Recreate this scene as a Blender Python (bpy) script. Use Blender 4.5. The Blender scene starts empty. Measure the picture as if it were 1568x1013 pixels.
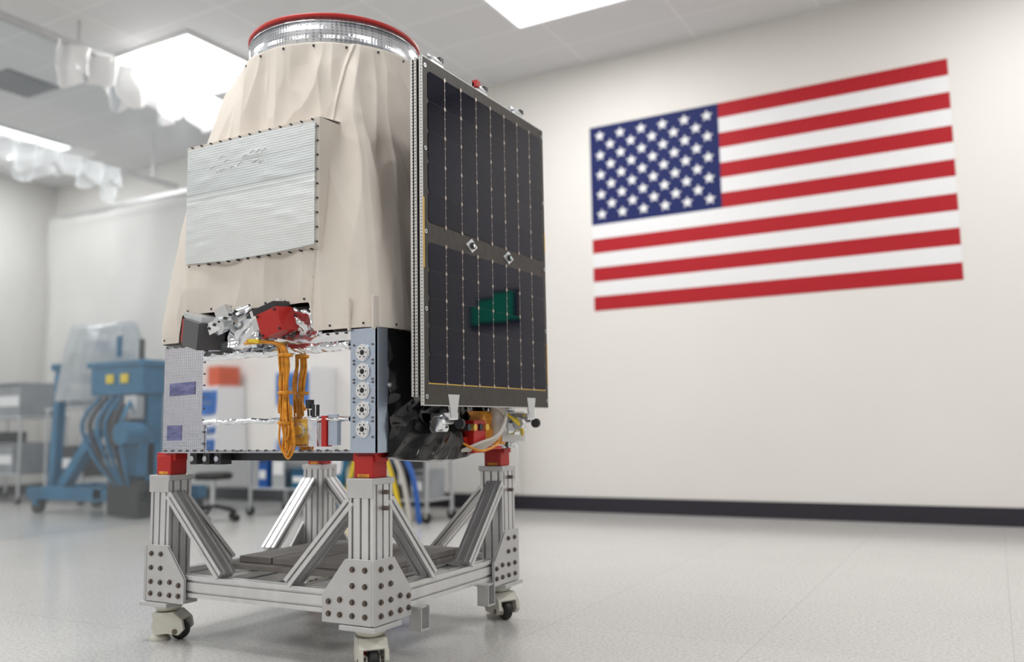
import bpy, math, random
from mathutils import Vector, Matrix, noise
random.seed(4)
V=Vector
# ------------------------------------------------------------------ materials
def new_mat(name):
    m=bpy.data.materials.new(name); m.use_nodes=True
    nt=m.node_tree; return m,nt,nt.nodes,nt.links,nt.nodes['Principled BSDF']
def mat(name,col,rough=.5,metal=0.,bump=0.,bscale=20.,var=0.,vscale=5.,spec=.5,coat=0.,emit=None,es=0.,detail=4.,aniso=(1,1,1),ridged=False,bdist=.02):
    m,nt,N,L,b=new_mat(name)
    b.inputs['Base Color'].default_value=(*col,1); b.inputs['Roughness'].default_value=rough
    b.inputs['Metallic'].default_value=metal; b.inputs['Specular IOR Level'].default_value=spec
    b.inputs['Coat Weight'].default_value=coat
    if emit:
        b.inputs['Emission Color'].default_value=(*emit,1); b.inputs['Emission Strength'].default_value=es
    if bump or var:
        tc=N.new('ShaderNodeTexCoord'); mp=N.new('ShaderNodeMapping'); mp.inputs['Scale'].default_value=aniso
        L.new(tc.outputs['Object'],mp.inputs[0])
        def nz(s,rd=False):
            n=N.new('ShaderNodeTexNoise')
            if rd: n.noise_type='RIDGED_MULTIFRACTAL'
            n.inputs['Scale'].default_value=s; n.inputs['Detail'].default_value=detail
            L.new(mp.outputs[0],n.inputs[0]); return n
        if bump:
            n=nz(bscale,ridged); bp=N.new('ShaderNodeBump'); bp.inputs['Strength'].default_value=bump; bp.inputs['Distance'].default_value=bdist
            L.new(n.outputs[0],bp.inputs['Height']); L.new(bp.outputs[0],b.inputs['Normal'])
        if var:
            n=nz(vscale); r=N.new('ShaderNodeValToRGB')
            r.color_ramp.elements[0].position=.3; r.color_ramp.elements[1].position=.7
            r.color_ramp.elements[0].color=(*[max(0,c*(1-var)) for c in col],1)
            r.color_ramp.elements[1].color=(*[min(1,c*(1+var*.6)) for c in col],1)
            L.new(n.outputs[0],r.inputs[0]); L.new(r.outputs[0],b.inputs['Base Color'])
    return m
MT={}
MT['wall']=mat('wall_paint',(.80,.775,.74),.8,var=.02,vscale=.6,spec=.2)
MT['wallR']=mat('wall_dark_fill_cut',(.30,.30,.31),.8,spec=.2)  # unseen right wall, set dark to cut fill light
MT['wallL']=mat('wall_paint_left',(.74,.72,.69),.6,var=.08,vscale=1.,bump=.6,bscale=1.3,bdist=.1,aniso=(1,1,.35))
MT['base']=mat('baseboard_vinyl',(.030,.027,.036),.5,spec=.3)
MT['white']=mat('white_vinyl',(.83,.83,.84),.6,spec=.2)
MT['fred']=mat('flag_red',(.43,.022,.03),.6,spec=.15)
MT['fblue']=mat('flag_blue',(.018,.026,.115),.6,spec=.15)
MT['al']=mat('aluminium',(.74,.74,.745),.36,.75,var=.08,vscale=14,aniso=(1,1,.2))
MT['alp']=mat('aluminium_plate',(.62,.62,.62),.42,.6,var=.06,vscale=8)
MT['slot']=mat('slot_dark',(.16,.16,.16),.6,.4)
MT['bolt']=mat('bolt_steel',(.16,.13,.11),.4,.7)
MT['red']=mat('anodized_red',(.52,.018,.014),.4)
MT['cream']=mat('caster_cream',(.68,.67,.59),.45)
MT['rubber']=mat('black_rubber',(.015,.015,.015),.5)
MT['wood']=mat('grey_board',(.25,.23,.215),.6,var=.25,vscale=6,aniso=(1,6,1))
MT['shroud']=mat('beta_cloth',(.76,.70,.63),.62,bump=.35,bscale=4.5,var=.03,vscale=3,detail=5,ridged=True,bdist=.012,spec=.3,aniso=(1,1,.55))
MT['silver']=mat('silver_film',(.80,.82,.85),.14,.97,bump=.5,bscale=14,ridged=True)
MT['silver2']=mat('silver_blanket',(.55,.58,.63),.3,.8,bump=.5,bscale=30,var=.15,vscale=9,ridged=True)
MT['mirror']=mat('polished_film',(.92,.935,.96),.03,1.,bump=.20,bscale=3.0,ridged=True,aniso=(1,1,.6),detail=3)
MT['purprefl']=mat('violet_reflection',(.30,.31,.55),.12,.9,bump=.2,bscale=12,var=.4,vscale=14,aniso=(1,1,4))  # reflection colour put into patches on the bus front
MT['blk']=mat('black_mli',(.008,.008,.009),.13,.0,bump=.6,bscale=6,spec=.5,detail=3,ridged=True)
MT['dark']=mat('dark_metal',(.05,.05,.055),.4,.5)
MT['dgrey']=mat('dark_grey_baffle',(.11,.11,.115),.5,.2)
MT['carbon']=mat('carbon_facesheet',(.062,.055,.049),.45,var=.2,vscale=30,spec=.3)
MT['icon']=mat('interconnect',(.50,.43,.39),.35,.7)
MT['kapton']=mat('kapton_orange',(.85,.34,.025),.35,bump=.3,bscale=30,var=.35,vscale=40)
MT['gold']=mat('gold_tape',(.8,.5,.10),.35,.5)
MT['yellow']=mat('yellow_plastic',(.85,.62,.03),.4)
MT['cable']=mat('cable_white',(.6,.57,.52),.5)
MT['blue']=mat('machine_blue',(.012,.15,.29),.4,var=.25,vscale=3)
MT['blue2']=mat('box_blue',(.015,.10,.38),.4)
MT['cabblue']=mat('prop_cabinet_blue',(.04,.15,.45),.4,var=.3,vscale=5)
MT['cabred']=mat('prop_crate_red',(.62,.12,.06),.5)
MT['grey']=mat('grey_paint',(.28,.30,.32),.5,var=.2,vscale=4)
MT['steel']=mat('stainless',(.66,.68,.70),.3,.9)
MT['lamp']=mat('diffuser',(1,1,1),.5,emit=(1,.995,.985),es=3)
MT['vent']=mat('vent_grey',(.35,.36,.37),.6)
MT['green']=mat('green_glow',(.01,.1,.06),.3,emit=(.0,.5,.26),es=1.7)  # glow of the added board that the solar cells mirror
m,nt,N,L,b=new_mat('solar_cell'); MT['cell']=m
b.inputs['Roughness'].default_value=.03; b.inputs['Specular IOR Level'].default_value=.17
tc=N.new('ShaderNodeTexCoord'); w=N.new('ShaderNodeTexNoise'); w.inputs['Scale'].default_value=2.5
r=N.new('ShaderNodeValToRGB'); r.color_ramp.elements[0].color=(.003,.003,.007,1); r.color_ramp.elements[1].color=(.007,.007,.028,1)
L.new(tc.outputs['Object'],w.inputs[0]); L.new(w.outputs[0],r.inputs[0]); L.new(r.outputs[0],b.inputs['Base Color'])
def dotted(name,c1,c2,scale,rough,metal,th=.25,bands=None,crinkle=0):
    m,nt,N,L,b=new_mat(name)
    tc=N.new('ShaderNodeTexCoord'); vo=N.new('ShaderNodeTexVoronoi'); vo.inputs['Scale'].default_value=scale; vo.inputs['Randomness'].default_value=0
    L.new(tc.outputs['Object'],vo.inputs['Vector'])
    r=N.new('ShaderNodeValToRGB'); r.color_ramp.elements[0].position=th; r.color_ramp.elements[1].position=th+.08
    r.color_ramp.elements[0].color=(*c2,1); r.color_ramp.elements[1].color=(*c1,1)
    L.new(vo.outputs['Distance'],r.inputs[0]); out=r.outputs[0]
    if bands:
        sp=N.new('ShaderNodeSeparateXYZ'); L.new(tc.outputs['Object'],sp.inputs[0])
        mr=N.new('ShaderNodeMapRange'); mr.inputs[1].default_value=bands[0]; mr.inputs[2].default_value=bands[1]
        L.new(sp.outputs['Z'],mr.inputs[0])
        r2=N.new('ShaderNodeValToRGB'); r2.color_ramp.interpolation='CONSTANT'
        e=r2.color_ramp.elements; e[0].position=0; e[0].color=(1,1,1,1); e[1].position=.53; e[1].color=(.74,.75,.76,1)
        for p,c in ((.545,(.92,.93,.93,1)),(.575,(.70,.72,.73,1)),(.60,(.82,.84,.85,1)),(.80,(.74,.76,.77,1)),(.82,(.84,.85,.86,1))):
            x=e.new(p); x.color=c
        L.new(mr.outputs[0],r2.inputs[0])
        mx=N.new('ShaderNodeMix'); mx.data_type='RGBA'; mx.blend_type='MULTIPLY'; mx.inputs[0].default_value=1
        L.new(out,mx.inputs[6]); L.new(r2.outputs[0],mx.inputs[7]); out=mx.outputs[2]
    L.new(out,b.inputs['Base Color'])
    bp=N.new('ShaderNodeBump'); bp.inputs['Strength'].default_value=.3; bp.inputs['Distance'].default_value=.004
    L.new(vo.outputs['Distance'],bp.inputs['Height']); last=bp
    if crinkle:
        nn=N.new('ShaderNodeTexNoise'); nn.noise_type='RIDGED_MULTIFRACTAL'; nn.inputs['Scale'].default_value=11
        mp=N.new('ShaderNodeMapping'); mp.inputs['Scale'].default_value=(.5,1,1.6); L.new(tc.outputs['Object'],mp.inputs[0]); L.new(mp.outputs[0],nn.inputs[0])
        b2=N.new('ShaderNodeBump'); b2.inputs['Strength'].default_value=crinkle; b2.inputs['Distance'].default_value=.01
        L.new(nn.outputs[0],b2.inputs['Height']); L.new(bp.outputs[0],b2.inputs['Normal']); last=b2
    L.new(last.outputs[0],b.inputs['Normal'])
    b.inputs['Roughness'].default_value=rough; b.inputs['Metallic'].default_value=metal
    return m
MT['rad']=dotted('radiator_tape',(.74,.77,.77),(.62,.65,.67),90,.33,.4,.3,bands=(1.645,2.155),crinkle=.32)
MT['ring']=dotted('ring_film',(.78,.80,.84),(.42,.44,.48),70,.2,.9,.28)
MT['perf']=dotted('perforated_rail',(.48,.56,.68),(.18,.22,.30),110,.3,.75,.3)
MT['edge']=dotted('panel_edge',(.66,.65,.63),(.03,.03,.03),75,.4,.5,.36)
MT['blanket']=dotted('bus_blanket',(.74,.76,.82),(.58,.60,.68),80,.10,.95,.22,crinkle=.15)
m,nt,N,L,b=new_mat('epoxy_floor'); MT['floor']=m
tc=N.new('ShaderNodeTexCoord')
n1=N.new('ShaderNodeTexNoise'); n1.inputs['Scale'].default_value=70; n1.inputs['Detail'].default_value=5
n2=N.new('ShaderNodeTexNoise'); n2.inputs['Scale'].default_value=1.2; n2.inputs['Detail'].default_value=4
br=N.new('ShaderNodeTexBrick'); br.offset=0; br.inputs['Scale'].default_value=1; br.inputs['Brick Width'].default_value=.92; br.inputs['Row Height'].default_value=.92
br.inputs['Mortar Size'].default_value=.003; br.inputs['Color1'].default_value=(1,1,1,1); br.inputs['Color2'].default_value=(.98,.98,.98,1); br.inputs['Mortar'].default_value=(.85,.84,.83,1)
for n in (n1,n2,br): L.new(tc.outputs['Object'],n.inputs[0])
r=N.new('ShaderNodeValToRGB'); r.color_ramp.elements[0].position=.33; r.color_ramp.elements[1].position=.6
r.color_ramp.elements[0].color=(.52,.51,.495,1); r.color_ramp.elements[1].color=(.67,.66,.64,1)
L.new(n1.outputs[0],r.inputs[0])
r2=N.new('ShaderNodeValToRGB'); r2.color_ramp.elements[0].color=(.90,.90,.90,1); r2.color_ramp.elements[1].color=(1,1,1,1); L.new(n2.outputs[0],r2.inputs[0])
mx=N.new('ShaderNodeMix'); mx.data_type='RGBA'; mx.blend_type='MULTIPLY'; mx.inputs[0].default_value=1
L.new(r.outputs[0],mx.inputs[6]); L.new(br.outputs[0],mx.inputs[7])
mx2=N.new('ShaderNodeMix'); mx2.data_type='RGBA'; mx2.blend_type='MULTIPLY'; mx2.inputs[0].default_value=1
L.new(mx.outputs[2],mx2.inputs[6]); L.new(r2.outputs[0],mx2.inputs[7]); L.new(mx2.outputs[2],b.inputs['Base Color'])
b.inputs['Roughness'].default_value=.16
m,nt,N,L,b=new_mat('ceiling_tile'); MT['ceil']=m
tc=N.new('ShaderNodeTexCoord'); br=N.new('ShaderNodeTexBrick'); br.offset=0; br.inputs['Scale'].default_value=1
br.inputs['Brick Width'].default_value=1.22; br.inputs['Row Height'].default_value=.61; br.inputs['Mortar Size'].default_value=.012
br.inputs['Color1'].default_value=(.76,.76,.755,1); br.inputs['Color2'].default_value=(.74,.74,.74,1); br.inputs['Mortar'].default_value=(.84,.84,.84,1)
L.new(tc.outputs['Object'],br.inputs[0]); L.new(br.outputs[0],b.inputs['Base Color']); b.inputs['Roughness'].default_value=.7
def plastic(name,tr,col,rough,tint=(1,1,1),edge=.35):
    m,nt,N,L,b=new_mat(name)
    t=N.new('ShaderNodeBsdfTransparent'); t.inputs[0].default_value=(*tint,1); mx=N.new('ShaderNodeMixShader')
    b.inputs['Base Color'].default_value=(*col,1); b.inputs['Roughness'].default_value=rough
    lw=N.new('ShaderNodeLayerWeight'); lw.inputs[0].default_value=.25
    mr=N.new('ShaderNodeMapRange'); mr.inputs[3].default_value=1-tr; mr.inputs[4].default_value=min(1,1-tr+edge)
    L.new(lw.outputs['Facing'],mr.inputs[0]); L.new(mr.outputs[0],mx.inputs[0]); L.new(t.outputs[0],mx.inputs[1]); L.new(b.outputs[0],mx.inputs[2])
    L.new(mx.outputs[0],N['Material Output'].inputs[0]); return m
MT['film']=plastic('clear_curtain',.90,(.70,.73,.75),.04,(.86,.89,.91),.25)
MT['film2']=plastic('bunched_film',.25,(1,1,1),.12)
MT['film3']=plastic('cover_film',.5,(.60,.63,.65),.15,(.9,.92,.93))
MT['film4']=plastic('wall_sheet_film',.45,(.80,.79,.77),.10,(.97,.97,.97))

# ------------------------------------------------------------------ mesh builder
class B:
    def __init__(s,name,parent=None):
        s.n=name;s.p=parent;s.v=[];s.f=[];s.mi=[];s.sm=[];s.ms=[]
    def add(s,vs,fs,m,sm=False):
        if m not in s.ms: s.ms.append(m)
        k=s.ms.index(m);o=len(s.v); s.v+=[tuple(v) for v in vs]
        for f in fs: s.f.append([o+i for i in f]);s.mi.append(k);s.sm.append(sm)
    def box(s,a,b,m,R=None,piv=None):
        (x0,y0,z0),(x1,y1,z1)=a,b
        vs=[V(p) for p in ((x0,y0,z0),(x1,y0,z0),(x1,y1,z0),(x0,y1,z0),(x0,y0,z1),(x1,y0,z1),(x1,y1,z1),(x0,y1,z1))]
        if R:
            c=piv or (V(a)+V(b))/2; vs=[R@(v-c)+c for v in vs]
        s.add(vs,[(0,3,2,1),(4,5,6,7),(0,1,5,4),(1,2,6,5),(2,3,7,6),(3,0,4,7)],m)
    def prism(s,O,U,W,poly,d,m):
        O,U,W=V(O),V(U).normalized(),V(W).normalized(); D=V(d); n=len(poly)
        vs=[O+U*a+W*b for a,b in poly]; vs+=[v+D for v in vs]
        fs=[tuple(range(n)),tuple(range(2*n-1,n-1,-1))]+[(i,(i+1)%n+0,(i+1)%n+n,i+n) for i in range(n)]
        s.add(vs,fs,m)
    def cyl(s,p0,p1,r,m,n=20,r2=None,sm=True):
        p0,p1=V(p0),V(p1);d=(p1-p0).normalized(); u=d.orthogonal().normalized(); w=d.cross(u); r2=r if r2 is None else r2
        vs=[p0+(u*math.cos(t)+w*math.sin(t))*r for t in [2*math.pi*i/n for i in range(n)]]
        vs+=[p1+(u*math.cos(t)+w*math.sin(t))*r2 for t in [2*math.pi*i/n for i in range(n)]]
        s.add(vs,[(i,(i+1)%n,(i+1)%n+n,i+n) for i in range(n)],m,sm)
        s.add(vs[:n],[tuple(range(n-1,-1,-1))],m); s.add(vs[n:],[tuple(range(n))],m)
    def lathe(s,c,prof,m,n=64,sm=True,axis=None,closed=False):
        c=V(c);d=V(axis).normalized() if axis else V((0,0,1)); u=d.orthogonal().normalized(); w=d.cross(u);k=len(prof)
        vs=[c+(u*math.cos(t)+w*math.sin(t))*r+d*z for t in [2*math.pi*i/n for i in range(n)] for r,z in prof]
        fs=[]
        for i in range(n):
            j=(i+1)%n
            for q in range(k if closed else k-1):
                fs.append((i*k+q,j*k+q,j*k+(q+1)%k,i*k+(q+1)%k))
        s.add(vs,fs,m,sm)
    def tube(s,pts,r,m,n=8,sub=6):
        P=[V(p) for p in pts]; Q=[]
        for i in range(len(P)-1):
            a=P[max(i-1,0)];b=P[i];c=P[i+1];d=P[min(i+2,len(P)-1)]
            for j in range(sub):
                t=j/sub; Q.append(.5*((2*b)+(c-a)*t+(2*a-5*b+4*c-d)*t*t+(3*b-a-3*c+d)*t**3))
        Q.append(P[-1]); vs=[];u=None
        for i,q in enumerate(Q):
            d=(Q[min(i+1,len(Q)-1)]-Q[max(i-1,0)]).normalized()
            u=(d.orthogonal() if u is None else u-d*u.dot(d)).normalized(); w=d.cross(u)
            vs+=[q+(u*math.cos(t)+w*math.sin(t))*r for t in [2*math.pi*k/n for k in range(n)]]
        fs=[(i*n+k,i*n+(k+1)%n,(i+1)*n+(k+1)%n,(i+1)*n+k) for i in range(len(Q)-1) for k in range(n)]
        fs+=[tuple(range(n-1,-1,-1)),tuple(range(len(vs)-n,len(vs)))]
        s.add(vs,fs,m,True)
    def grid(s,fn,nu,nv,m,sm=True,wrap=False):
        vs=[fn(i/nu,j/nv) for j in range(nv+1) for i in range(nu if wrap else nu+1)]
        W=nu if wrap else nu+1
        s.add(vs,[(j*W+i,j*W+(i+1)%W,(j+1)*W+(i+1)%W,(j+1)*W+i) for j in range(nv) for i in range(nu)],m,sm)
    def build(s,bevel=0):
        me=bpy.data.meshes.new(s.n); me.from_pydata(s.v,[],s.f); me.update()
        for k in s.ms: me.materials.append(MT[k])
        me.polygons.foreach_set('material_index',s.mi); me.polygons.foreach_set('use_smooth',s.sm)
        o=bpy.data.objects.new(s.n,me); bpy.context.collection.objects.link(o)
        if s.p: o.parent=s.p
        if bevel:
            b=o.modifiers.new('bevel','BEVEL'); b.width=bevel; b.segments=2; b.limit_method='ANGLE'; b.angle_limit=.6
        return o
def empty(n):
    o=bpy.data.objects.new(n,None); bpy.context.collection.objects.link(o); return o
def profile(nx,ny,c):
    s,d1,s2,d2=.0045,.0035,.009,.0095
    pts=[]
    def side(n,f):
        for i in range(n):
            x=(i+.5)*c
            for a,b in ((-s,0),(-s,d1),(-s2,d1),(-s2,d2),(s2,d2),(s2,d1),(s,d1),(s,0)): pts.append(f(x+a,b))
    w,h=nx*c,ny*c
    pts.append((0,0)); side(nx,lambda x,b:(x,b)); pts.append((w,0)); side(ny,lambda x,b:(w-b,x))
    pts.append((w,h)); side(nx,lambda x,b:(w-x,h-b)); pts.append((0,h)); side(ny,lambda x,b:(b,h-x))
    return [(a-w/2,b-h/2) for a,b in pts]
def extr(b,p0,p1,U,nx,ny,c,m='al'):
    p0,p1=V(p0),V(p1); d=(p1-p0); U=V(U); U=(U-d.normalized()*U.dot(d.normalized())).normalized(); W=d.normalized().cross(U)
    b.prism(p0,U,W,profile(nx,ny,c),d,m)

# ------------------------------------------------------------------ room
XL,XR,Y0,Y1,ZC=-13.,6.,-5.,8.45,4.85
def slab(n,a,b,m): o=B(n); o.box(a,b,m); return o.build()
slab('floor',(XL,Y0,-.1),(XR,Y1,0),'floor')
slab('ceiling',(XL,Y0,ZC),(XR,Y1,ZC+.1),'ceil')
slab('wall_back',(XL-.1,Y1,-.1),(XR+.1,Y1+.1,ZC+.1),'wall')
slab('wall_left',(XL-.1,Y0,-.1),(XL,Y1,ZC+.1),'wallL')
slab('wall_right',(XR,Y0,-.1),(XR+.1,Y1,ZC+.1),'wallR')
slab('wall_front',(XL-.1,Y0-.1,-.1),(XR+.1,Y0,ZC+.1),'wall')
slab('baseboard_back',(XL,Y1-.012,0),(XR,Y1,.155),'base')
slab('baseboard_left',(XL,Y0,0),(XL+.012,Y1-.012,.155),'base')
slab('baseboard_right',(XR-.012,Y0,0),(XR,Y1-.012,.155),'base')
for cx_ in (-11.5,-7.37,-3.25,.9,4.4):
    for cy_ in (6.66,2.4,-1.9):
        cyy=6.3 if (cx_==-7.37 and cy_>6) else cy_
        o=B('ceiling_light_panel'); z=ZC
        h=.61
        for a,b in (((cx_-h-.03,cyy-h-.03),(cx_+h+.03,cyy-h)),((cx_-h-.03,cyy+h),(cx_+h+.03,cyy+h+.03)),((cx_-h-.03,cyy-h),(cx_-h,cyy+h)),((cx_+h,cyy-h),(cx_+h+.03,cyy+h))):
            o.box((*a,z-.03),(*b,z),'white')
        o.box((cx_-h,cyy-h,z-.015),(cx_+h,cyy+h,z-.002),'lamp'); o.build()
        l=bpy.data.lights.new('panel_lamp','AREA'); l.shape='SQUARE'; l.size=1.18; l.energy=57; l.color=(1,.995,.985)
        if cx_>0 and cy_<6: l.energy=20
        lo=bpy.data.objects.new('panel_lamp',l); lo.location=(cx_,cyy,z-.035); bpy.context.collection.objects.link(lo)
for (x,y) in ((-9.4,5.6),(-10.6,4.2)):
    o=B('ceiling_vent'); o.box((x-.3,y-.3,ZC-.02),(x+.3,y+.3,ZC),'grey')
    for i in range(7): o.box((x-.27,y-.27+i*.08,ZC-.035),(x+.27,y-.24+i*.08,ZC-.02),'vent')
    o.build()
# ------------------------------------------------------------------ flag
F=B('american_flag'); fx0,fx1,fz0,fz1=-3.65,-.16,2.103,4.107; hs=(fz1-fz0)/13; yf=Y1-.004; cw=-2.24
for i in range(13):
    zt=fz1-i*hs; m='fred' if i%2==0 else 'white'
    F.box((cw if i<7 else fx0,yf,zt-hs),(fx1,Y1-.0005,zt),m)
F.box((fx0,yf,fz1-7*hs),(cw,Y1-.0005,fz1),'fblue')
W_=cw-fx0; H_=7*hs
for r_ in range(9):
    for c_ in range(6 if r_%2==0 else 5):
        x=fx0+W_/12*(1+2*c_+(r_%2)); z=fz1-H_/10*(1+r_); R=.0625
        P=[(x+math.sin(k*math.pi/5)*(R if k%2==0 else R*.42),yf-.002,z+math.cos(k*math.pi/5)*(R if k%2==0 else R*.42)) for k in range(10)]
        F.add([(x,yf-.002,z)]+P,[(0,1+(k+1)%10,1+k) for k in range(10)],'white')
F.build()
o=B('green_reflection_source'); o.box((.78,Y1-.05,2.04),(1.38,Y1,2.40),'dark'); o.box((.81,Y1-.056,2.07),(1.35,Y1-.05,2.37),'green'); o.build()  # unseen glowing board, added so the solar cells reflect green

# ------------------------------------------------------------------ transport cart
cart=empty('transport_cart')
CX0,CX1,CY0,CY1,CZ0,CZ1=-3.31,-2.07,2.65,3.75,.17,.69
posts=[(CX0+.06,CY0+.06),(CX1-.06,CY0+.06),(CX0+.06,CY1-.06),(CX1-.06,CY1-.06)]
b=B('frame',cart)
for x,y in posts:
    extr(b,(x,y,CZ0),(x,y,CZ1),(1,0,0),3,3,.04)
def rail(p0,p1,U): extr(b,p0,p1,U,1,2,.045)
zr=.245
rail((CX0+.12,CY0+.03,zr),(CX1-.12,CY0+.03,zr),(0,1,0)); rail((CX0+.12,CY1-.03,zr),(CX1-.12,CY1-.03,zr),(0,1,0))
rail((CX0+.03,CY0+.12,zr),(CX0+.03,CY1-.12,zr),(1,0,0)); rail((CX1-.03,CY0+.12,zr),(CX1-.03,CY1-.12,zr),(1,0,0))
rail((-2.9,CY0+.05,zr),(-2.9,CY1-.05,zr),(1,0,0)); rail((-2.45,CY0+.05,zr),(-2.45,CY1-.05,zr),(1,0,0))
for y in (CY0+.04,CY1-.04):
    for sx,xp in ((1,CX0+.12),(-1,CX1-.12)):
        extr(b,(xp-sx*.01,y,.63),(xp+sx*.31,y,.30),(0,1,0),2,1,.042)
for x in (CX0+.04,CX1-.04):
    for sy,yp in ((1,CY0+.12),(-1,CY1-.12)):
        extr(b,(x,yp-sy*.01,.63),(x,yp+sy*.29,.30),(1,0,0),2,1,.042)
b.build(.0012)
b=B('gusset_plates',cart)
poly=[(0,0),(.235,0),(.235,.10),(.125,.235),(0,.235)]
holes=[(.03,.20),(.09,.20),(.03,.14),(.09,.14),(.03,.08),(.09,.08),(.15,.085),(.03,.03),(.09,.03),(.15,.03),(.205,.03),(.205,.075)]
for x0,sx in ((CX0,1),(CX1,-1)):
    for y0,sy in ((CY0,1),(CY1,-1)):
        b.prism((x0,y0,CZ0+.005),(sx,0,0),(0,0,1),poly,(0,-sy*.012,0),'alp')
        b.prism((x0-sx*.012,y0-sy*.012,CZ0+.005),(0,sy,0),(0,0,1),poly,(sx*.012,0,0),'alp')
        for u,w_ in holes:
            z=CZ0+.005+w_
            p=V((x0+sx*u,y0-sy*.012,z)); b.cyl(p,p+V((0,-sy*.003,0)),.0115,'bolt',14); b.cyl(p,p+V((0,-sy*.009,0)),.0075,'bolt',12)
            p=V((x0-sx*.012,y0+sy*u,z)); b.cyl(p,p+V((-sx*.003,0,0)),.0115,'bolt',14); b.cyl(p,p+V((-sx*.009,0,0)),.0075,'bolt',12)
        cx_,cy_=x0+sx*.06,y0+sy*.06
        b.box((cx_-.085,cy_-.085,CZ0-.018),(cx_+.085,cy_+.085,CZ0),'alp')
        b.box((cx_-.066,cy_-.066,CZ1),(cx_+.066,cy_+.066,CZ1+.024),'alp')
        b.box((cx_-.062,y0-sy*.008,CZ1-.05),(cx_+.062,y0,CZ1+.024),'alp')
        for dz in (.03,.09): b.cyl((cx_+sx*-.06,cy_,CZ1-dz),(cx_-sx*.085,cy_,CZ1-dz),.009,'bolt',12)
b.build(.002)
b=B('outrigger_brackets',cart)
for x,y in ((CX1+.012,2.93),(CX1+.012,3.45),):
    b.box((x-.03,y-.03,.11),(x+.03,y-.025,.2),'alp'); b.box((x-.03,y+.025,.11),(x+.03,y+.03,.2),'alp'); b.box((x-.03,y-.03,.105),(x+.03,y+.03,.112),'alp')
    b.box((x-.04,y-.035,.19),(x+.02,y+.035,.2),'alp')
b.build(.002)
b=B('deck_boards',cart)
for i in range(5):
    b.box((-3.08,2.86+i*.145,.292),(-2.22,2.86+i*.145+.138,.316),'wood')
for i in range(4):
    b.box((-3.02+i*.2,2.9,.317),(-3.02+i*.2+.19,3.5,.345),'wood')
b.build(.003)
def caster(x,y,ang):
    b=B('leveling_caster',cart); c=math.cos(ang);s_=math.sin(ang); A=V((c,s_,0)); S=V((-s_,c,0)); O=V((x,y,0))
    b.lathe((x,y,0),[(0,.152),(.06,.152),(.064,.145),(.05,.128),(.03,.12),(0,.12)],'cream',28)
    for sgn in (-1,1):
        P=[(-.035,.118),(.045,.122),(.085,.085),(.092,.05),(.07,.028),(.02,.035),(-.03,.03),(-.05,.06)]
        b.prism(O+S*sgn*.048-S*.008,A,(0,0,1),P,S*.016,'cream')
    b.prism(O-S*.054,A,(0,0,1),[(-.05,.12),(.045,.122),(.083,.09),(.07,.082),(.04,.104),(-.045,.102)],S*.108,'cream')
    w=O+A*.055+V((0,0,.042)); b.lathe(w-S*.022,[(0,0),(.028,0),(.036,.004),(.042,.012),(.042,.032),(.036,.040),(.028,.044),(0,.044)],'rubber',32,axis=S)
    b.cyl(w-S*.058,w+S*.058,.012,'bolt',14); b.lathe(w-S*.027,[(.0,.0),(.02,.0),(.02,.005)],'cream',24,axis=S); b.lathe(w+S*.022,[(.02,.0),(.02,.005),(0,.005)],'cream',24,axis=S)
    p=O-A*.035; b.cyl(p+V((0,0,.02)),p+V((0,0,.12)),.014,'bolt',16); b.lathe(p,[(0,.022),(.03,.022),(.042,.014),(.045,0),(0,0)],'cream',28)
    b.cyl(p+V((0,0,.05)),p+V((0,0,.066)),.034,'red',24)
    b.build(.0015)
for (x,y),a in zip(posts,(.45,-.75,2.,-.5)): caster(x,y,a)

# ------------------------------------------------------------------ satellite
sat=empty('satellite')
b=B('mounting_blocks',sat)
for x,y in posts:
    b.box((x-.045,y-.045,CZ1+.024),(x+.045,y+.045,.80),'red'); b.box((x-.06,y-.035,.775),(x+.06,y+.035,.812),'red')
    b.box((x-.03,y-.03,CZ1+.025),(x+.03,y-.0465,CZ1+.04),'kapton')
b.build(.004)
BX0,BX1,BY0,BY1,BZ0,BZ1=-3.245,-2.055,2.66,3.74,.81,1.285
b=B('bus_structure',sat)
b.box((BX0,BY0,BZ0),(BX1,BY1,BZ1),'silver2')
b.box((BX0-.005,BY0-.004,BZ0),(-2.99,BY0,BZ1-.01),'blanket')
def rrect(x0,z0,x1,z1,r,left=True):
    P=[]
    for cx_,cz_,a0,on in ((x1,z0,270,False),(x1,z1,0,False),(x0,z1,90,True),(x0,z0,180,True)):
        if on:
            sx=x0+r; sz=cz_-r if cz_==z1 else cz_+r
            for k in range(7):
                a=math.radians(a0+90*k/6); P.append((sx+r*math.cos(a),sz+r*math.sin(a)))
        else: P.append((cx_,cz_))
    return P
def plate(P,y,m,t=.004): b.prism((0,y,0),(1,0,0),(0,0,1),P,(0,t,0),m)
plate(rrect(-2.995,.945,-2.18,1.225,.035),BY0-.012,'mirror',.008)
plate([(-2.97,.822),(-2.18,.822),(-2.18,.935),(-2.97,.935)],BY0-.006,'mirror')
plate([(-2.99,1.232),(-2.18,1.232),(-2.18,1.28),(-2.99,1.28)],BY0-.006,'silver')
plate([(-3.21,1.06),(-3.05,1.065),(-3.05,1.12),(-3.21,1.115)],BY0-.006,'purprefl',.0015)  # violet patches stand in for reflections
plate([(-3.22,.865),(-3.13,.865),(-3.13,.93),(-3.22,.93)],BY0-.006,'purprefl',.0015)
def lip(z0,z1,yy,amp):
    def f(u,v):
        x=-2.98+u*.80; z=z0+v*(z1-z0)+.006*noise.noise(V((x*12,z0,1)))
        return V((x,yy-.010*math.sin(math.pi*v)-amp*abs(noise.noise(V((x*16+z*30,z*25,3)))),z))
    return f
b.grid(lip(1.205,1.245,BY0-.012,.012),160,8,'silver'); b.grid(lip(.930,.952,BY0-.010,.007),160,6,'silver')
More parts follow.
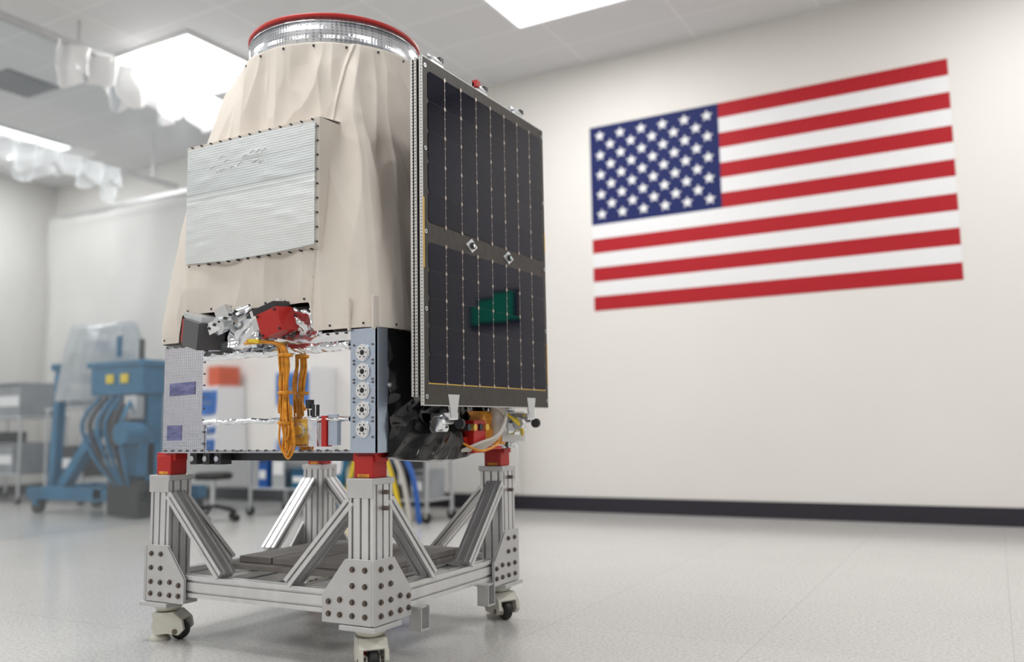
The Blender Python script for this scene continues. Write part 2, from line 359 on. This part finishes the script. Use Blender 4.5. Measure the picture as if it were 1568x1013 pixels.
for i in range(26):
    x=-3.23+i*.0465
    for z in (.82,1.277):
        b.cyl((x,BY0-.006,z),(x,BY0-.012,z),.0045,'slot',8)
for z in [.85+.05*i for i in range(9)]:
    b.cyl((-2.985,BY0-.004,z),(-2.985,BY0-.016,z),.004,'slot',8)
b.box((-2.175,BY0-.018,BZ0),(BX1+.012,BY0+.02,BZ1+.002),'perf')
b.box((BX1,BY0-.018,BZ0),(BX1+.014,BY0+.05,BZ1+.002),'perf')
for z in (1.193,1.12,1.048,.974,.90):
    y=BY0-.019; b.cyl((-2.112,y,z),(-2.112,y-.004,z),.033,'silver',28); b.cyl((-2.112,y-.004,z),(-2.112,y-.007,z),.026,'white',24)
    b.cyl((-2.112,y-.007,z),(-2.112,y-.009,z),.010,'dark',24); b.cyl((-2.112,y-.009,z),(-2.112,y-.013,z),.006,'dark',16)
    for k in range(6):
        a=k*math.pi/3; b.cyl((-2.112+.019*math.cos(a),y-.007,z+.019*math.sin(a)),(-2.112+.019*math.cos(a),y-.009,z+.019*math.sin(a)),.003,'dark',6)
    for dx,dz in ((-.045,.03),(.045,.03),(-.045,-.03),(.045,-.03)): b.cyl((-2.112+dx,y,z+dz),(-2.112+dx,y-.004,z+dz),.004,'slot',8)
b.box((-2.47,BY0-.02,.835),(-2.34,BY0-.006,.955),'silver'); b.box((-2.46,BY0-.022,.845),(-2.39,BY0-.018,.945),'gold'); b.cyl((-2.425,BY0-.02,.90),(-2.425,BY0-.035,.90),.03,'steel',24)
b.cyl((-2.425,BY0-.035,.90),(-2.425,BY0-.04,.90),.02,'gold',24)
b.box((-2.36,BY0-.03,.95),(-2.35,BY0-.02,1.0),'dark'); b.box((-2.315,BY0-.024,.835),(-2.29,BY0-.006,.955),'red'); b.box((-2.285,BY0-.018,.84),(-2.24,BY0-.006,.96),'perf')
b.box((-2.395,BY0-.026,.985),(-2.375,BY0-.006,1.02),'dark'); b.cyl((-2.385,BY0-.02,.98),(-2.385,BY0-.02,.955),.004,'dark',8)
b.box((-3.15,2.75,.775),(-2.2,3.6,.81),'dark')
for x in (-3.1,-3.02,-2.95): b.box((x,2.68,.76),(x+.04,2.74,.81),'dark'); b.cyl((x+.02,2.67,.785),(x+.02,2.68,.785),.012,'silver',12)
b.build(.002)
b=B('black_mli_blanket',sat)
def mli(u,v):
    y=2.70+u*1.02; z=.80+v*.485
    bulge=.06*max(0,math.sin(math.pi*min(1,u*1.6)))**.8 if u<.625 else 0
    n=noise.noise(V((y*7,z*5,1)))*.02 -abs(noise.noise(V((y*5+z*6,z*3-y*4,7))))*.035-abs(noise.noise(V((y*9-z*8,z*7,3))))*.018+.014
    return V((BX1+.014+bulge*(1-.5*v)+n,y,z-.03*(1-v)*math.sin(math.pi*min(1,u*1.5))))
b.grid(mli,130,90,'blk')
def mli2(u,v):
    y=2.70+u*1.02; p=mli(u,0); return V((p.x-v*.10,p.y,p.z-.01*math.sin(v*3)))
b.grid(mli2,90,6,'blk'); b.build()

SC=V((-2.665,3.195))
def sh_r(th,v):
    a,bb=.622,.562; n=16
    c,s_=abs(math.cos(th)),abs(math.sin(th))
    rr=((c/a)**n+(s_/bb)**n)**(-1/n); t=max(0,min(1,v))
    rr=min(rr,.80)
    return rr*(1-t)+.45*t
def shroud_pt(u,v,extra=0):
    th=2*math.pi*u
    vv=min(v/.96,1)
    ca,sa=math.cos(th),math.sin(th)
    xb=ca*sh_r(th,0)+SC.x
    zb=1.292
    if sa<0 and -3.13<xb<-2.35:
        e=min(1,(xb+3.13)/.03,(-2.35-xb)/.03); zb+=.12*e
    z=zb+(2.595-zb)*vv
    t=max(0,min(1,(z-1.29)/1.305))
    r=sh_r(th,t**1.25)+.06*max(0,math.sin(math.pi*t))**.8*max(0,-ca)
    if v>.96: r-= (v-.96)/.04*.05; z+= .012*math.sin((v-.96)/.04*1.57)
    cx_=SC.x-.05*t; x=cx_+r*ca; y=SC.y+r*sa
    amp=min(1,(1-vv)*9+.2)*min(1,vv*7+.35)
    n1=noise.noise(V((x*2.2,y*2.2,z*1.3+5)))
    wz=z+.20*noise.noise(V((x*1.5,y*1.5,z*1.5)))
    f1=-abs(noise.noise(V((ca*2.6+wz*.7,sa*2.6,wz*.8))))
    f2=-abs(noise.noise(V((ca*4.8-wz*1.1,sa*4.8+8,wz*1.2+ca))))
    f3=-abs(noise.noise(V((ca*8+wz*3,sa*8+12,wz*4-ca*2))))
    mk=.4+1.1*max(0,noise.noise(V((x*2,y*2,z*2+9)))+.25)
    d=amp*(.018*n1+.075*f1+.050*f2*mk+.013*f3*mk+.022)
    if sa<0 and abs(x+2.375)<.005: d+=.006
    if sa<0 and -2.375<x: d+=.003
    return V((x+(d+extra)*ca,y+(d+extra)*sa,z+.006*n1*amp))
b=B('thermal_shroud',sat)
b.grid(shroud_pt,1000,220,'shroud',wrap=True)
for k in range(20):
    p=shroud_pt((k+.5)/20,.945); q=shroud_pt((k+.5)/20,.945,.005); b.cyl(p,q,.0055,'dark',10)
for k in range(36):
    p=shroud_pt((k+.5)/36,.012); q=shroud_pt((k+.5)/36,.012,.005); b.cyl(p,q,.0045,'dark',10)
b.build()
b=B('radiator_bay',sat)
RX0,RX1,RZ0,RZ1,RY=-3.098,-2.352,1.645,2.155,2.635
def bayface(u,v):
    x=RX0-.015+u*(RX1-RX0+.03); z=1.40+v*(RZ1+.02-1.40)
    n=abs(noise.noise(V((x*3.2+z*2,3.3,z*5-x*1.5)))); n2=abs(noise.noise(V((x*6-z*4,1,z*9)))); n3=noise.noise(V((x*4,2,z*3)))
    k=max(0,min(1,(RZ0-z)/.05)); ke=min(1,u/.06,(1-u)/.06)
    y=RY+.004+k*(.12*n+.07*n2+.02*n3+.03)*(.3+.7*ke) + k*.035*max(0,(1.50-z))/.1
    return V((x,y,z+.03*k*math.cos(u*8)*(1-v)**6))
b.grid(bayface,180,140,'shroud')
for x in (RX0-.015,RX1+.015):
    def side(u,v,x=x):
        p=bayface(0 if x<-2.7 else 1,v)
        return V((x+.004*noise.noise(V((u*4,p.z*7,x)))*(1 if 0<u<1 else 0),p.y+u*.25,p.z))
    b.grid(side,10,60,'shroud')
def top(u,v):
    p=bayface(u,1); return V((p.x,p.y+v*.25,p.z+v*.03))
b.grid(top,40,6,'shroud')
b.build()
b=B('radiator_plate',sat)
b.prism((0,RY-.008,0),(1,0,0),(0,0,1),[(RX0,RZ0-.005),(-2.85,RZ0-.015),(-2.6,RZ0-.012),(RX1,RZ0),(RX1,RZ1-.004),(-2.6,RZ1+.006),(RX0,RZ1)],(0,.012,0),'rad')
for i in range(13):
    x=RX0+.02+i*(RX1-RX0-.04)/12
    for z in (RZ0-.018,RZ1+.014): b.cyl((x,RY+.01,z),(x,RY-.006,z),.004,'dark',8)
for i in range(9):
    z=RZ0+.01+i*.06; b.cyl((RX1+.008,RY+.01,z),(RX1+.008,RY-.004,z),.004,'dark',8)
for i in range(14):
    x=-2.98+random.random()*.36; z=2.06+random.uniform(-.04,.03)
    b.tube([(x,RY-.008,z),(x+.02,RY-.0105,z+.012),(x+.045,RY-.008,z+.004)],.0018,'silver',6,4)
b.build(.002)
b=B('hem_tabs',sat)
b.box((-2.178,2.625,1.28),(-2.168,2.64,1.41),'shroud'); b.box((-2.06,2.625,1.28),(-2.05,2.66,1.41),'shroud')
b.build(.003)
b=B('separation_ring',sat); RC=(-2.725,3.19,0)
b.lathe(RC,[(.385,2.56),(.406,2.56),(.406,2.735),(.385,2.735)],'ring',128,closed=True)
b.lathe(RC,[(.38,2.734),(.410,2.734),(.413,2.738),(.413,2.748),(.409,2.752),(.38,2.752)],'red',128,closed=True)
b.lathe(RC,[(0,2.70),(.385,2.70)],'dark',128)
b.lathe(RC,[(.406,2.60),(.410,2.60),(.410,2.612),(.406,2.612)],'silver',128,closed=True)
b.lathe(RC,[(.406,2.715),(.409,2.715),(.409,2.72),(.406,2.72)],'silver',128,closed=True)
b.build()

arr=B('solar_array_stack',sat)
PY0,PY1,PZ0,PZ1=2.742,3.80,.985,2.378
for k,(xa,xb,z0,z1) in enumerate(((-1.958,-1.946,1.02,2.37),(-1.940,-1.928,1.02,2.375),(-1.915,-1.900,PZ0,PZ1))):
    arr.box((xa,PY0,z0),(xb,PY1,z1),'edge')
    arr.box((xb-.0005,PY0+.004,z0+.004),(xb+.0008,PY1-.004,z1-.004),'carbon')
    arr.box((xa-.0008,PY0+.004,z0+.004),(xa+.0005,PY1-.004,z1-.004),'carbon')
arr.box((-1.928,PY0+.01,1.0),(-1.915,PY1-.01,2.36),'dark')
xf=-1.8992
NC=8; cy0,cy1=PY0+.035,PY1-.03; cwid=(cy1-cy0)/NC
def cells(z0,z1,nr):
    ch=(z1-z0)/nr
    for c in range(NC):
        for r_ in range(nr):
            ya,yb=cy0+c*cwid+.0014,cy0+(c+1)*cwid-.0014; za,zb=z0+r_*ch+.0004,z0+(r_+1)*ch-.0004; k=.012
            P=[(ya+k,za),(yb-k,za),(yb,za+k),(yb,zb-k),(yb-k,zb),(ya+k,zb),(ya,zb-k),(ya,za+k)]
            tlt=random.uniform(-.0004,.0004); tl2=random.uniform(-.0004,.0004)
            vs=[(xf+.0022+tlt*((y-ya)/cwid*2-1)+tl2*((z-za)/ch*2-1),y,z) for y,z in P]
            arr.add(vs,[tuple(range(8))],'cell'); 
            base=[(xf,y,z) for y,z in P]
            arr.add(base+vs,[(i,(i+1)%8,(i+1)%8+8,i+8) for i in range(8)],'cell')
    for c in range(1,NC):
        y=cy0+c*cwid; arr.box((xf,y-.0011,z0),(xf+.0024,y+.0011,z1),'icon')
        for r_ in range(nr+1):
            z=z0+r_*ch; arr.add([(xf+.0028,y-.008,z),(xf+.0028,y,z-.0115),(xf+.0028,y+.008,z),(xf+.0028,y,z+.0115)],[(0,1,2,3)],'icon')
        for r_ in range(nr):
            for q in (.33,.66):
                z=z0+(r_+q)*ch; arr.box((xf,y-.0045,z-.0014),(xf+.003,y+.0045,z+.0014),'icon')
    for r_ in range(1,nr):
        z=z0+r_*ch; arr.box((xf,cy0+.01,z-.0005),(xf+.0024,cy1-.01,z+.0005),'carbon')
cells(1.075,1.625,5); cells(1.705,2.325,5)
arr.box((xf,cy0-.004,1.069),(xf+.0006,cy1+.004,1.073),'gold')
for y,z in ((3.10,1.665),(3.42,1.665)):
    arr.prism((xf,y,z),(0,1,0),(0,0,1),[(-.045,0),(0,-.03),(.045,0),(0,.03)],(.004,0,0),'steel')
    arr.cyl((xf,y,z),(xf+.006,y,z),.024,'steel',24); arr.cyl((xf+.006,y,z),(xf+.014,y,z),.015,'dark',6); arr.cyl((xf+.014,y,z),(xf+.016,y,z),.008,'silver',12)
for y in (PY0+.017,PY1-.014):
    for z in (1.02,1.36,1.665,2.0,2.34): arr.cyl((xf,y,z),(xf+.003,y,z),.009,'steel',16); arr.cyl((xf+.003,y,z),(xf+.0035,y,z),.004,'dark',12)
arr.box((xf,PY0+.001,1.52),(xf+.001,PY0+.009,1.80),'gold'); arr.box((xf,PY1-.008,1.1),(xf+.001,PY1-.001,1.3),'gold'); arr.box((xf,PY1-.008,1.75),(xf+.001,PY1-.001,1.85),'gold')
arr.build(.0006)
b=B('hinge_hardware',sat)
def hinge(y,z,up=1,red=False):
    b.box((-1.955,y-.045,z),(-1.905,y+.045,z+up*.012),'steel'); b.box((-1.95,y-.02,z),(-1.93,y+.02,z+up*.045),'silver')
    b.cyl((-1.93,y-.05,z+up*.03),(-1.93,y+.05,z+up*.03),.012,'silver',16); b.cyl((-1.915,y-.03,z+up*.02),(-1.915,y+.03,z+up*.02),.014,'steel',16)
    b.box((-1.92,y+.01,z+up*.02),(-1.90,y+.04,z+up*.04),'dark')
    if red: b.box((-1.93,y-.05,z+up*.02),(-1.905,y-.015,z+up*.05),'red')
hinge(2.86,2.378); hinge(3.22,2.378,1,True); hinge(3.56,2.378)
for y in (2.95,3.62):
    b.prism((-1.898,y,1.03),(0,1,0),(0,0,1),[(-.04,0),(.04,0),(.018,-.09),(-.018,-.09)],(-.008,0,0),'steel')
    b.box((-1.99,y-.035,.93),(-1.9,y+.035,.96),'silver'); b.cyl((-1.95,y-.055,.93),(-1.95,y+.055,.93),.018,'steel',18)
    b.cyl((-1.97,y-.04,.90),(-1.97,y+.04,.90),.02,'silver',18); b.box((-2.04,y-.02,.90),(-1.95,y+.02,.93),'steel')
    b.cyl((-1.93,y-.08,.915),(-1.93,y-.055,.915),.028,'silver',20); b.cyl((-1.91,y+.055,.915),(-1.91,y+.07,.915),.022,'dark',20)
for z in (1.1,1.24): 
    for y in (3.0,3.5): b.box((-2.06,y-.02,z-.01),(-1.955,y+.02,z+.01),'steel')
b.build(.002)
b=B('deployment_mechanism',sat)
b.box((-2.05,3.12,.80),(-1.99,3.36,.86),'red'); b.box((-2.03,3.20,.79),(-1.96,3.30,.93),'red'); b.box((-2.04,3.25,.80),(-1.97,3.46,.815),'red')
def orange(u,v):
    y=3.2+u*.34; z=.82+v*.15; return V((-2.0+.03*noise.noise(V((y*18,z*18,3)))+.02*math.sin(u*3.1),y,z))
b.grid(orange,24,14,'kapton')
b.box((-2.05,3.5,.83),(-1.99,3.72,.97),'alp'); b.box((-2.0,3.55,.86),(-1.985,3.66,.95),'silver')
def foil5(u,v):
    y=3.02+u*.70; z=.80+v*.19; return V((-2.035+.02*noise.noise(V((y*14,z*14,6)))+.015*abs(noise.noise(V((y*30,z*30,3)))),y,z))
b.grid(foil5,60,20,'silver')
for i in range(5):
    d=.014*i
    b.tube([(-1.99,3.14+d,.80),(-1.95,3.22+d,.83-.004*i),(-1.93,3.34+d,.86+.006*i),(-1.94,3.44,.93+d),(-1.95,3.40-d,.99)],.008,'cable',8)
b.cyl((-1.98,3.42,.86),(-1.98,3.42,.99),.028,'cable',20); b.cyl((-1.98,3.48,.88),(-1.98,3.48,.98),.02,'silver',18)
for i in range(4): b.cyl((-1.98,3.15+i*.05,.90),(-1.95,3.15+i*.05,.90),.015,'gold' if i%2 else 'dark',14)
b.tube([(-1.98,3.5,.97),(-1.92,3.55,.90),(-1.95,3.62,.86),(-1.99,3.68,.9)],.007,'yellow')
b.tube([(-2.0,3.15,.84),(-1.93,3.2,.80),(-1.92,3.32,.82),(-1.97,3.42,.84)],.006,'kapton')
b.build(.002)

b=B('star_trackers',sat)
def rot(ax,ay,az): return Matrix.Rotation(az,3,'Z')@Matrix.Rotation(ay,3,'Y')@Matrix.Rotation(ax,3,'X')
R=rot(.1,-.28,.05); P=V((-2.52,2.60,1.335))
b.box((-2.575,2.55,1.285),(-2.465,2.65,1.385),'red',R); 
for dx in (-.045,.045):
    for dz in (-.04,.04): 
        q=P+R@V((dx,-.051,dz)); b.cyl(q,q+R@V((0,-.005,0)),.005,'dark',10)
b.box((-2.585,2.55,1.385),(-2.47,2.65,1.41),'dark',R,P); b.box((-2.62,2.57,1.33),(-2.575,2.63,1.38),'steel',R,P)
b.box((-2.64,2.60,1.39),(-2.48,2.62,1.425),'silver',R,P)
R=rot(.05,.25,-.25); b.box((-3.03,2.555,1.26),(-2.89,2.68,1.375),'dgrey',R); b.box((-3.05,2.56,1.27),(-3.03,2.67,1.37),'red',R,V((-2.96,2.62,1.32)))
b.box((-3.06,2.57,1.375),(-2.9,2.66,1.40),'steel',R,V((-2.96,2.62,1.32)))
R=rot(0,-.35,.1)
b.box((-2.88,2.57,1.35),(-2.70,2.66,1.385),'silver',R); b.box((-2.83,2.56,1.36),(-2.77,2.60,1.42),'alp',R); b.cyl((-2.80,2.55,1.34),(-2.80,2.60,1.36),.032,'steel',20)
b.cyl((-2.72,2.56,1.37),(-2.70,2.62,1.40),.028,'silver',20); b.box((-2.86,2.55,1.31),(-2.8,2.6,1.35),'silver',R)
for i in range(6):
    q=V((-2.85+i*.03,2.555,1.33+i*.012)); b.cyl(q,q+V((0,-.012,0)),.006,'dark',8)
def foil(u,v):
    x=-2.83+u*.5; z=1.27+v*.13; return V((x,2.67+.03*noise.noise(V((x*14,z*12,2)))-.03*abs(noise.noise(V((x*22,z*20,5)))),z))
b.grid(foil,70,24,'silver')
def foil2(u,v):
    x=-2.80+u*.17; z=1.25+v*.12+u*-.01; return V((x,2.61-.04*abs(noise.noise(V((x*16,z*18,9)))),z))
b.grid(foil2,30,24,'silver')
def foil3(u,v):
    x=-3.08+u*.75; z=1.28+v*.16; return V((x,2.72+.02*noise.noise(V((x*9,z*9,2))),z))
b.grid(foil3,40,10,'dark')
b.box((-2.64,2.56,1.255),(-2.58,2.60,1.27),'yellow',rot(0,.1,0))
b.build(.003)
b=B('wiring_harness',sat)
for i in range(14):
    ox=random.uniform(-.034,.034); oy=random.uniform(-.012,.012)-.03; zb=random.choice((.80,.82,.83,.98,.86))
    b.tube([(-2.62+random.uniform(-.06,.02),2.60+oy,1.262+random.uniform(-.01,.01)),(-2.50+ox*.6,2.62+oy,1.245),(-2.47+ox,2.625+oy,1.17),(-2.475+ox+random.uniform(-.01,.01),2.63+oy,1.08),(-2.47+ox*.8+random.uniform(-.012,.012),2.63+oy,.97),(-2.455+ox*.9,2.63+oy,zb+.05),(-2.45+ox*.3,2.62+oy,zb)],.0045,'kapton',6,6)
b.tube([(-2.47,2.60,.9),(-2.48,2.60,.83),(-2.45,2.60,.79),(-2.42,2.60,.84),(-2.43,2.6,.93)],.005,'kapton',6)
b.tube([(-2.49,2.60,.98),(-2.50,2.60,.86),(-2.46,2.60,.80),(-2.43,2.60,.86),(-2.44,2.6,1.0)],.004,'kapton',6)
for z in (1.2,1.05,.93): b.lathe((-2.472,2.60,z),[(.028,-.006),(.03,0),(.028,.006)],'kapton',16)
b.build()

# ------------------------------------------------------------------ clean room curtain
b=B('plastic_curtain')
def cur(u,v):
    y=-1+u*9.0; z=.01+v*4.55; return V((-7.45+.025*math.sin(y*5+.6*math.sin(z*.7))*(1.2-v*.6)+.04*noise.noise(V((y*2,z*.6,0))),y,z))
b.grid(cur,240,30,'film')
b.box((-7.49,-1,4.56),(-7.41,8.4,4.62),'alp')
for y in (0,2.5,5,7.5): b.box((-7.46,y-.01,4.62),(-7.44,y+.01,ZC),'alp')
def val(X,ya,yb,zt,dep,fr=5.6):
    def f(u,v):
        y=ya+u*(yb-ya); sc=.35+.65*abs(math.sin(y*fr+1.3*noise.noise(V((y*2,X,0)))))**.7*(.75+.5*noise.noise(V((y*3,2,X))))
        z=zt-(1-v)*dep*sc; return V((X+.10*noise.noise(V((y*7,z*3,X)))+.05*math.sin(y*23),y,z))
    return f
b.grid(val(-7.40,4.75,7.9,4.56,.62),260,16,'film2')
b.grid(val(-7.32,4.85,7.9,4.54,.50,7.1),260,16,'film2')
b.build()
b=B('inner_curtain_rail'); b.box((-9.53,-1,4.18),(-9.47,7.9,4.24),'alp')
for y in (0,2.5,5,7.5): b.box((-9.51,y-.01,4.24),(-9.49,y+.01,ZC),'alp')
b.grid(val(-9.5,4.6,7.0,4.2,.46),200,14,'film2'); b.grid(val(-9.42,4.6,7.0,4.2,.36,7.3),200,14,'film2'); b.build()
b=B('hanging_plastic_sheet')
def sheet(u,v):
    x=-12.8+u*8.3; z=.2+v*4.05; return V((x,8.24+.05*math.sin(x*4.2+.8*noise.noise(V((x,z*.5,3))))*(1.1-.5*v)+.10*noise.noise(V((x*1.6,z*.7,5))),z))
b.grid(sheet,300,60,'film4'); b.box((-12.8,8.2,4.24),(-4.5,8.26,4.29),'alp')
for x in (-12.5,-9.8,-7.2,-4.7): b.box((x-.02,8.25,4.25),(x+.02,8.45,4.28),'alp')
b.build()

# ------------------------------------------------------------------ background equipment
lift=empty('blue_lift_cart')
b=B('lift_frame',lift)
y=6.3
b.box((-9.95,y-.06,.16),(-7.95,y+.06,.30),'blue'); b.box((-9.9,y+.7,.16),(-7.95,y+.82,.30),'blue'); b.box((-8.75,y-.06,.18),(-8.6,y+.8,.32),'blue'); b.box((-9.9,y-.05,.18),(-9.75,y+.8,.3),'blue')
for x in (-9.8,-8.05):
    for yy in (y,y+.76):
        b.cyl((x,yy-.03,.09),(x,yy+.03,.09),.09,'rubber',24); b.box((x-.05,yy-.05,.09),(x+.05,yy-.035,.2),'blue'); b.box((x-.05,yy+.035,.09),(x+.05,yy+.05,.2),'blue')
b.box((-8.55,y,.3),(-8.3,y+.25,1.35),'blue'); b.box((-8.1,y,.3),(-7.95,y+.2,1.55),'blue')
b.box((-8.75,y-.12,1.32),(-7.9,y+.35,1.66),'blue'); b.box((-8.80,y-.15,1.62),(-7.85,y+.4,1.68),'blue')
for x in (-8.42,-8.18): b.box((x-.06,y-.14,1.44),(x+.06,y-.12,1.54),'yellow')
b.prism((-9.5,y,.3),(1,0,0),(0,0,1),[(0,0),(.14,0),(1.0,.95),(.88,.98)],(0,.12,0),'blue')
b.prism((-9.95,y+.2,.3),(1,0,0),(0,0,1),[(0,0),(.10,0),(.16,1.4),(.08,1.42)],(0,.1,0),'blue')
b.box((-9.9,y+.15,1.66),(-8.9,y+.3,1.74),'blue'); b.box((-9.6,y,1.50),(-8.75,y+.6,1.58),'blue')
b.box((-8.45,y-.1,.02),(-7.95,y+.3,.40),'rubber'); b.cyl((-8.0,y-.05,.9),(-8.0,y-.3,.9),.12,'blue',20); b.box((-8.5,y-.1,.75),(-8.1,y,1.15),'dark'); b.box((-8.6,y-.08,.5),(-8.2,y+.02,.62),'steel')
b.box((-8.15,y-.15,1.05),(-7.95,y-.05,1.3),'steel'); b.box((-8.9,y-.1,.95),(-8.6,y,1.2),'grey'); b.cyl((-8.25,y-.15,1.72),(-8.25,y-.15,1.95),.03,'blue',12); b.cyl((-7.95,y-.1,1.68),(-7.95,y-.1,1.9),.03,'dark',12)
b.box((-8.3,y-.1,.45),(-7.95,y+.1,.8),'blue'); b.box((-8.75,y+.1,.6),(-8.5,y+.3,1.3),'dark')
for i in range(6): b.tube([(-8.6+i*.11,y-.1,1.3),(-8.7+i*.13,y-.25,1.0),(-8.5+i*.09,y-.2,.6),(-8.3+i*.04,y-.1,.35)],.022,('blue','dark','blue')[i%3])
b.build(.01)
b=B('draped_cover',lift)
def dome(u,v):
    th=2*math.pi*u; w=1-.42*v**1.6 if v<.85 else (1-.42*.85**1.6)*(1-((v-.85)/.15)**1.5)
    k=1+.16*noise.noise(V((math.cos(th)*3,math.sin(th)*3,v*1.5)))+.05*math.sin(th*9)*(1-v)
    return V((-9.12+.66*w*k*math.cos(th),y+.3+.40*w*k*math.sin(th),1.28+.90*min(1,v*1.12)-.05*max(0,v-.88)/.12+.04*math.sin(th*2+1)*v))
b.grid(dome,80,24,'film3',wrap=True); b.box((-9.5,y+.1,1.58),(-8.85,y+.5,1.85),'grey'); b.box((-9.3,y+.15,1.85),(-9.0,y+.45,1.98),'blue'); b.box((-9.42,y+.12,1.70),(-9.1,y+.18,1.80),'blue2'); b.build()
def table(name,x0,x1,y0,y1,zt,shelf,items):
    e=empty(name); b=B('bench',e)
    for x in (x0+.03,x1-.03):
        for yy in (y0+.03,y1-.03):
            b.cyl((x,yy,.1),(x,yy,zt),.02,'steel',12); b.cyl((x,yy-.015,.05),(x,yy+.015,.05),.05,'rubber',18); b.box((x-.015,yy-.02,.05),(x+.015,yy+.02,.12),'steel')
    b.box((x0,y0,zt-.03),(x1,y1,zt),'steel'); b.box((x0+.02,y0+.02,shelf-.02),(x1-.02,y1-.02,shelf),'steel')
    b.build(.004)
    b=B('contents',e)
    for (xa,xb,za,zb,m) in items:
        b.box((xa,y0+.05,za),(xb,y1-.1,zb),m); b.box((xa+.02,y0+.04,za+.3*(zb-za)),(xb-.02,y0+.05,za+.6*(zb-za)),'white' if m!='white' else 'blue2')
        b.box((xa+.01,y0+.045,zb-.04),(xb-.01,y0+.05,zb-.02),'dark')
    b.build(.012)
table('stainless_worktable',-7.1,-5.7,6.9,7.5,.92,.30,[(-6.98,-6.85,.3,.6,'blue2'),(-6.78,-6.6,.3,.75,'steel'),(-6.5,-6.25,.3,.5,'blue'),(-6.15,-6.05,.3,.7,'dark'),(-5.98,-5.8,.3,.8,'blue'),(-6.9,-6.4,.92,1.2,'grey'),(-6.2,-5.8,.92,1.35,'blue')])
table('instrument_cart',-5.55,-4.75,6.9,7.4,.85,.22,[(-5.5,-5.4,.22,.62,'yellow'),(-5.34,-5.2,.22,.7,'blue2'),(-5.14,-5.06,.22,.7,'dark'),(-4.98,-4.82,.22,.5,'grey'),(-5.5,-5.1,.85,1.1,'blue2'),(-5.0,-4.8,.85,1.0,'white')])
table('equipment_rack',-12.6,-11.2,6.9,7.6,1.15,.4,[(-12.5,-12.0,.4,.95,'dark'),(-11.95,-11.4,.4,.8,'grey'),(-12.5,-12.1,1.15,1.45,'grey'),(-11.9,-11.3,1.15,1.6,'grey')])
table('tool_trolley',-11.0,-10.2,7.1,7.7,1.25,.35,[(-10.9,-10.4,.35,.75,'dark'),(-10.8,-10.5,1.25,1.5,'grey')])
# unseen cabinets added on the opposite wall for the polished film to mirror
for x0,ht,bands,crate in ((-11.35,1.62,((.55,.80,'cabblue'),(.88,1.0,'cabblue'),(1.18,1.56,'cabblue')),1),(-9.45,1.84,((.6,.78,'cabblue'),(1.25,1.76,'cabblue')),0),(-12.9,1.84,((.9,1.1,'cabblue'),(1.5,1.75,'cabblue')),0)):
    e=B('reflected_prop_cabinet'); yb=Y0+.02
    e.box((x0,yb,.08),(x0+.7,yb+.5,ht),'white'); e.box((x0+.05,yb+.05,0),(x0+.65,yb+.45,.08),'dark')
    for za,zb,mm in bands:
        e.box((x0+.03,yb+.5,za),(x0+.67,yb+.52,zb),mm); e.cyl((x0+.2,yb+.54,(za+zb)/2),(x0+.5,yb+.54,(za+zb)/2),.01,'steel',10)
    if crate: e.box((x0+.25,yb+.1,ht),(x0+.67,yb+.45,ht+.32),'cabred')
    e.build(.006)
b=B('flexible_hoses')
for i in range(4):
    b.tube([(-5.62+i*.06,6.7,.02),(-5.6+i*.1,6.65,.3),(-5.45+i*.1,6.6,.65),(-5.3+i*.08,6.68,.85),(-5.15+i*.12,6.7,.5),(-5.0+i*.1,6.7,.02)],.025,('blue','yellow','cable','blue2')[i])
b.build()
st=B('rolling_stool'); x,y=-7.0,6.35
for k in range(5):
    a=k*2*math.pi/5+.3; p=V((x+.26*math.cos(a),y+.26*math.sin(a),0)); st.tube([(x,y,.16),(p.x,p.y,.10)],.018,'rubber'); st.cyl(p+V((-.02,0,.035)),p+V((.02,0,.035)),.035,'rubber',16)
st.cyl((x,y,.1),(x,y,.42),.025,'steel'); st.lathe((x,y,0),[(0,.42),(.17,.42),(.19,.44),(.19,.47),(.16,.49),(0,.49)],'rubber',32); st.build()

# ------------------------------------------------------------------ camera, world
c=bpy.data.cameras.new('camera'); co=bpy.data.objects.new('camera',c); bpy.context.collection.objects.link(co)
Rt=V((.87467,.4844,-.01734)); Dn=V((-.06802,.08724,-.99386)); Fw=V((-.47992,.87048,.10926))
M=Matrix((Rt,-Dn,-Fw)).transposed().to_4x4(); M.translation=V((0,0,.9)); co.matrix_world=M
c.sensor_width=36; c.lens=30.54; c.clip_start=.05; c.dof.use_dof=True; c.dof.focus_distance=3.5; c.dof.aperture_fstop=.95
bpy.context.scene.camera=co
w=bpy.data.worlds.new('world'); bpy.context.scene.world=w; w.use_nodes=True; w.node_tree.nodes['Background'].inputs[0].default_value=(1,1,1,1); w.node_tree.nodes['Background'].inputs[1].default_value=.3
bpy.context.scene.view_settings.view_transform='Standard'
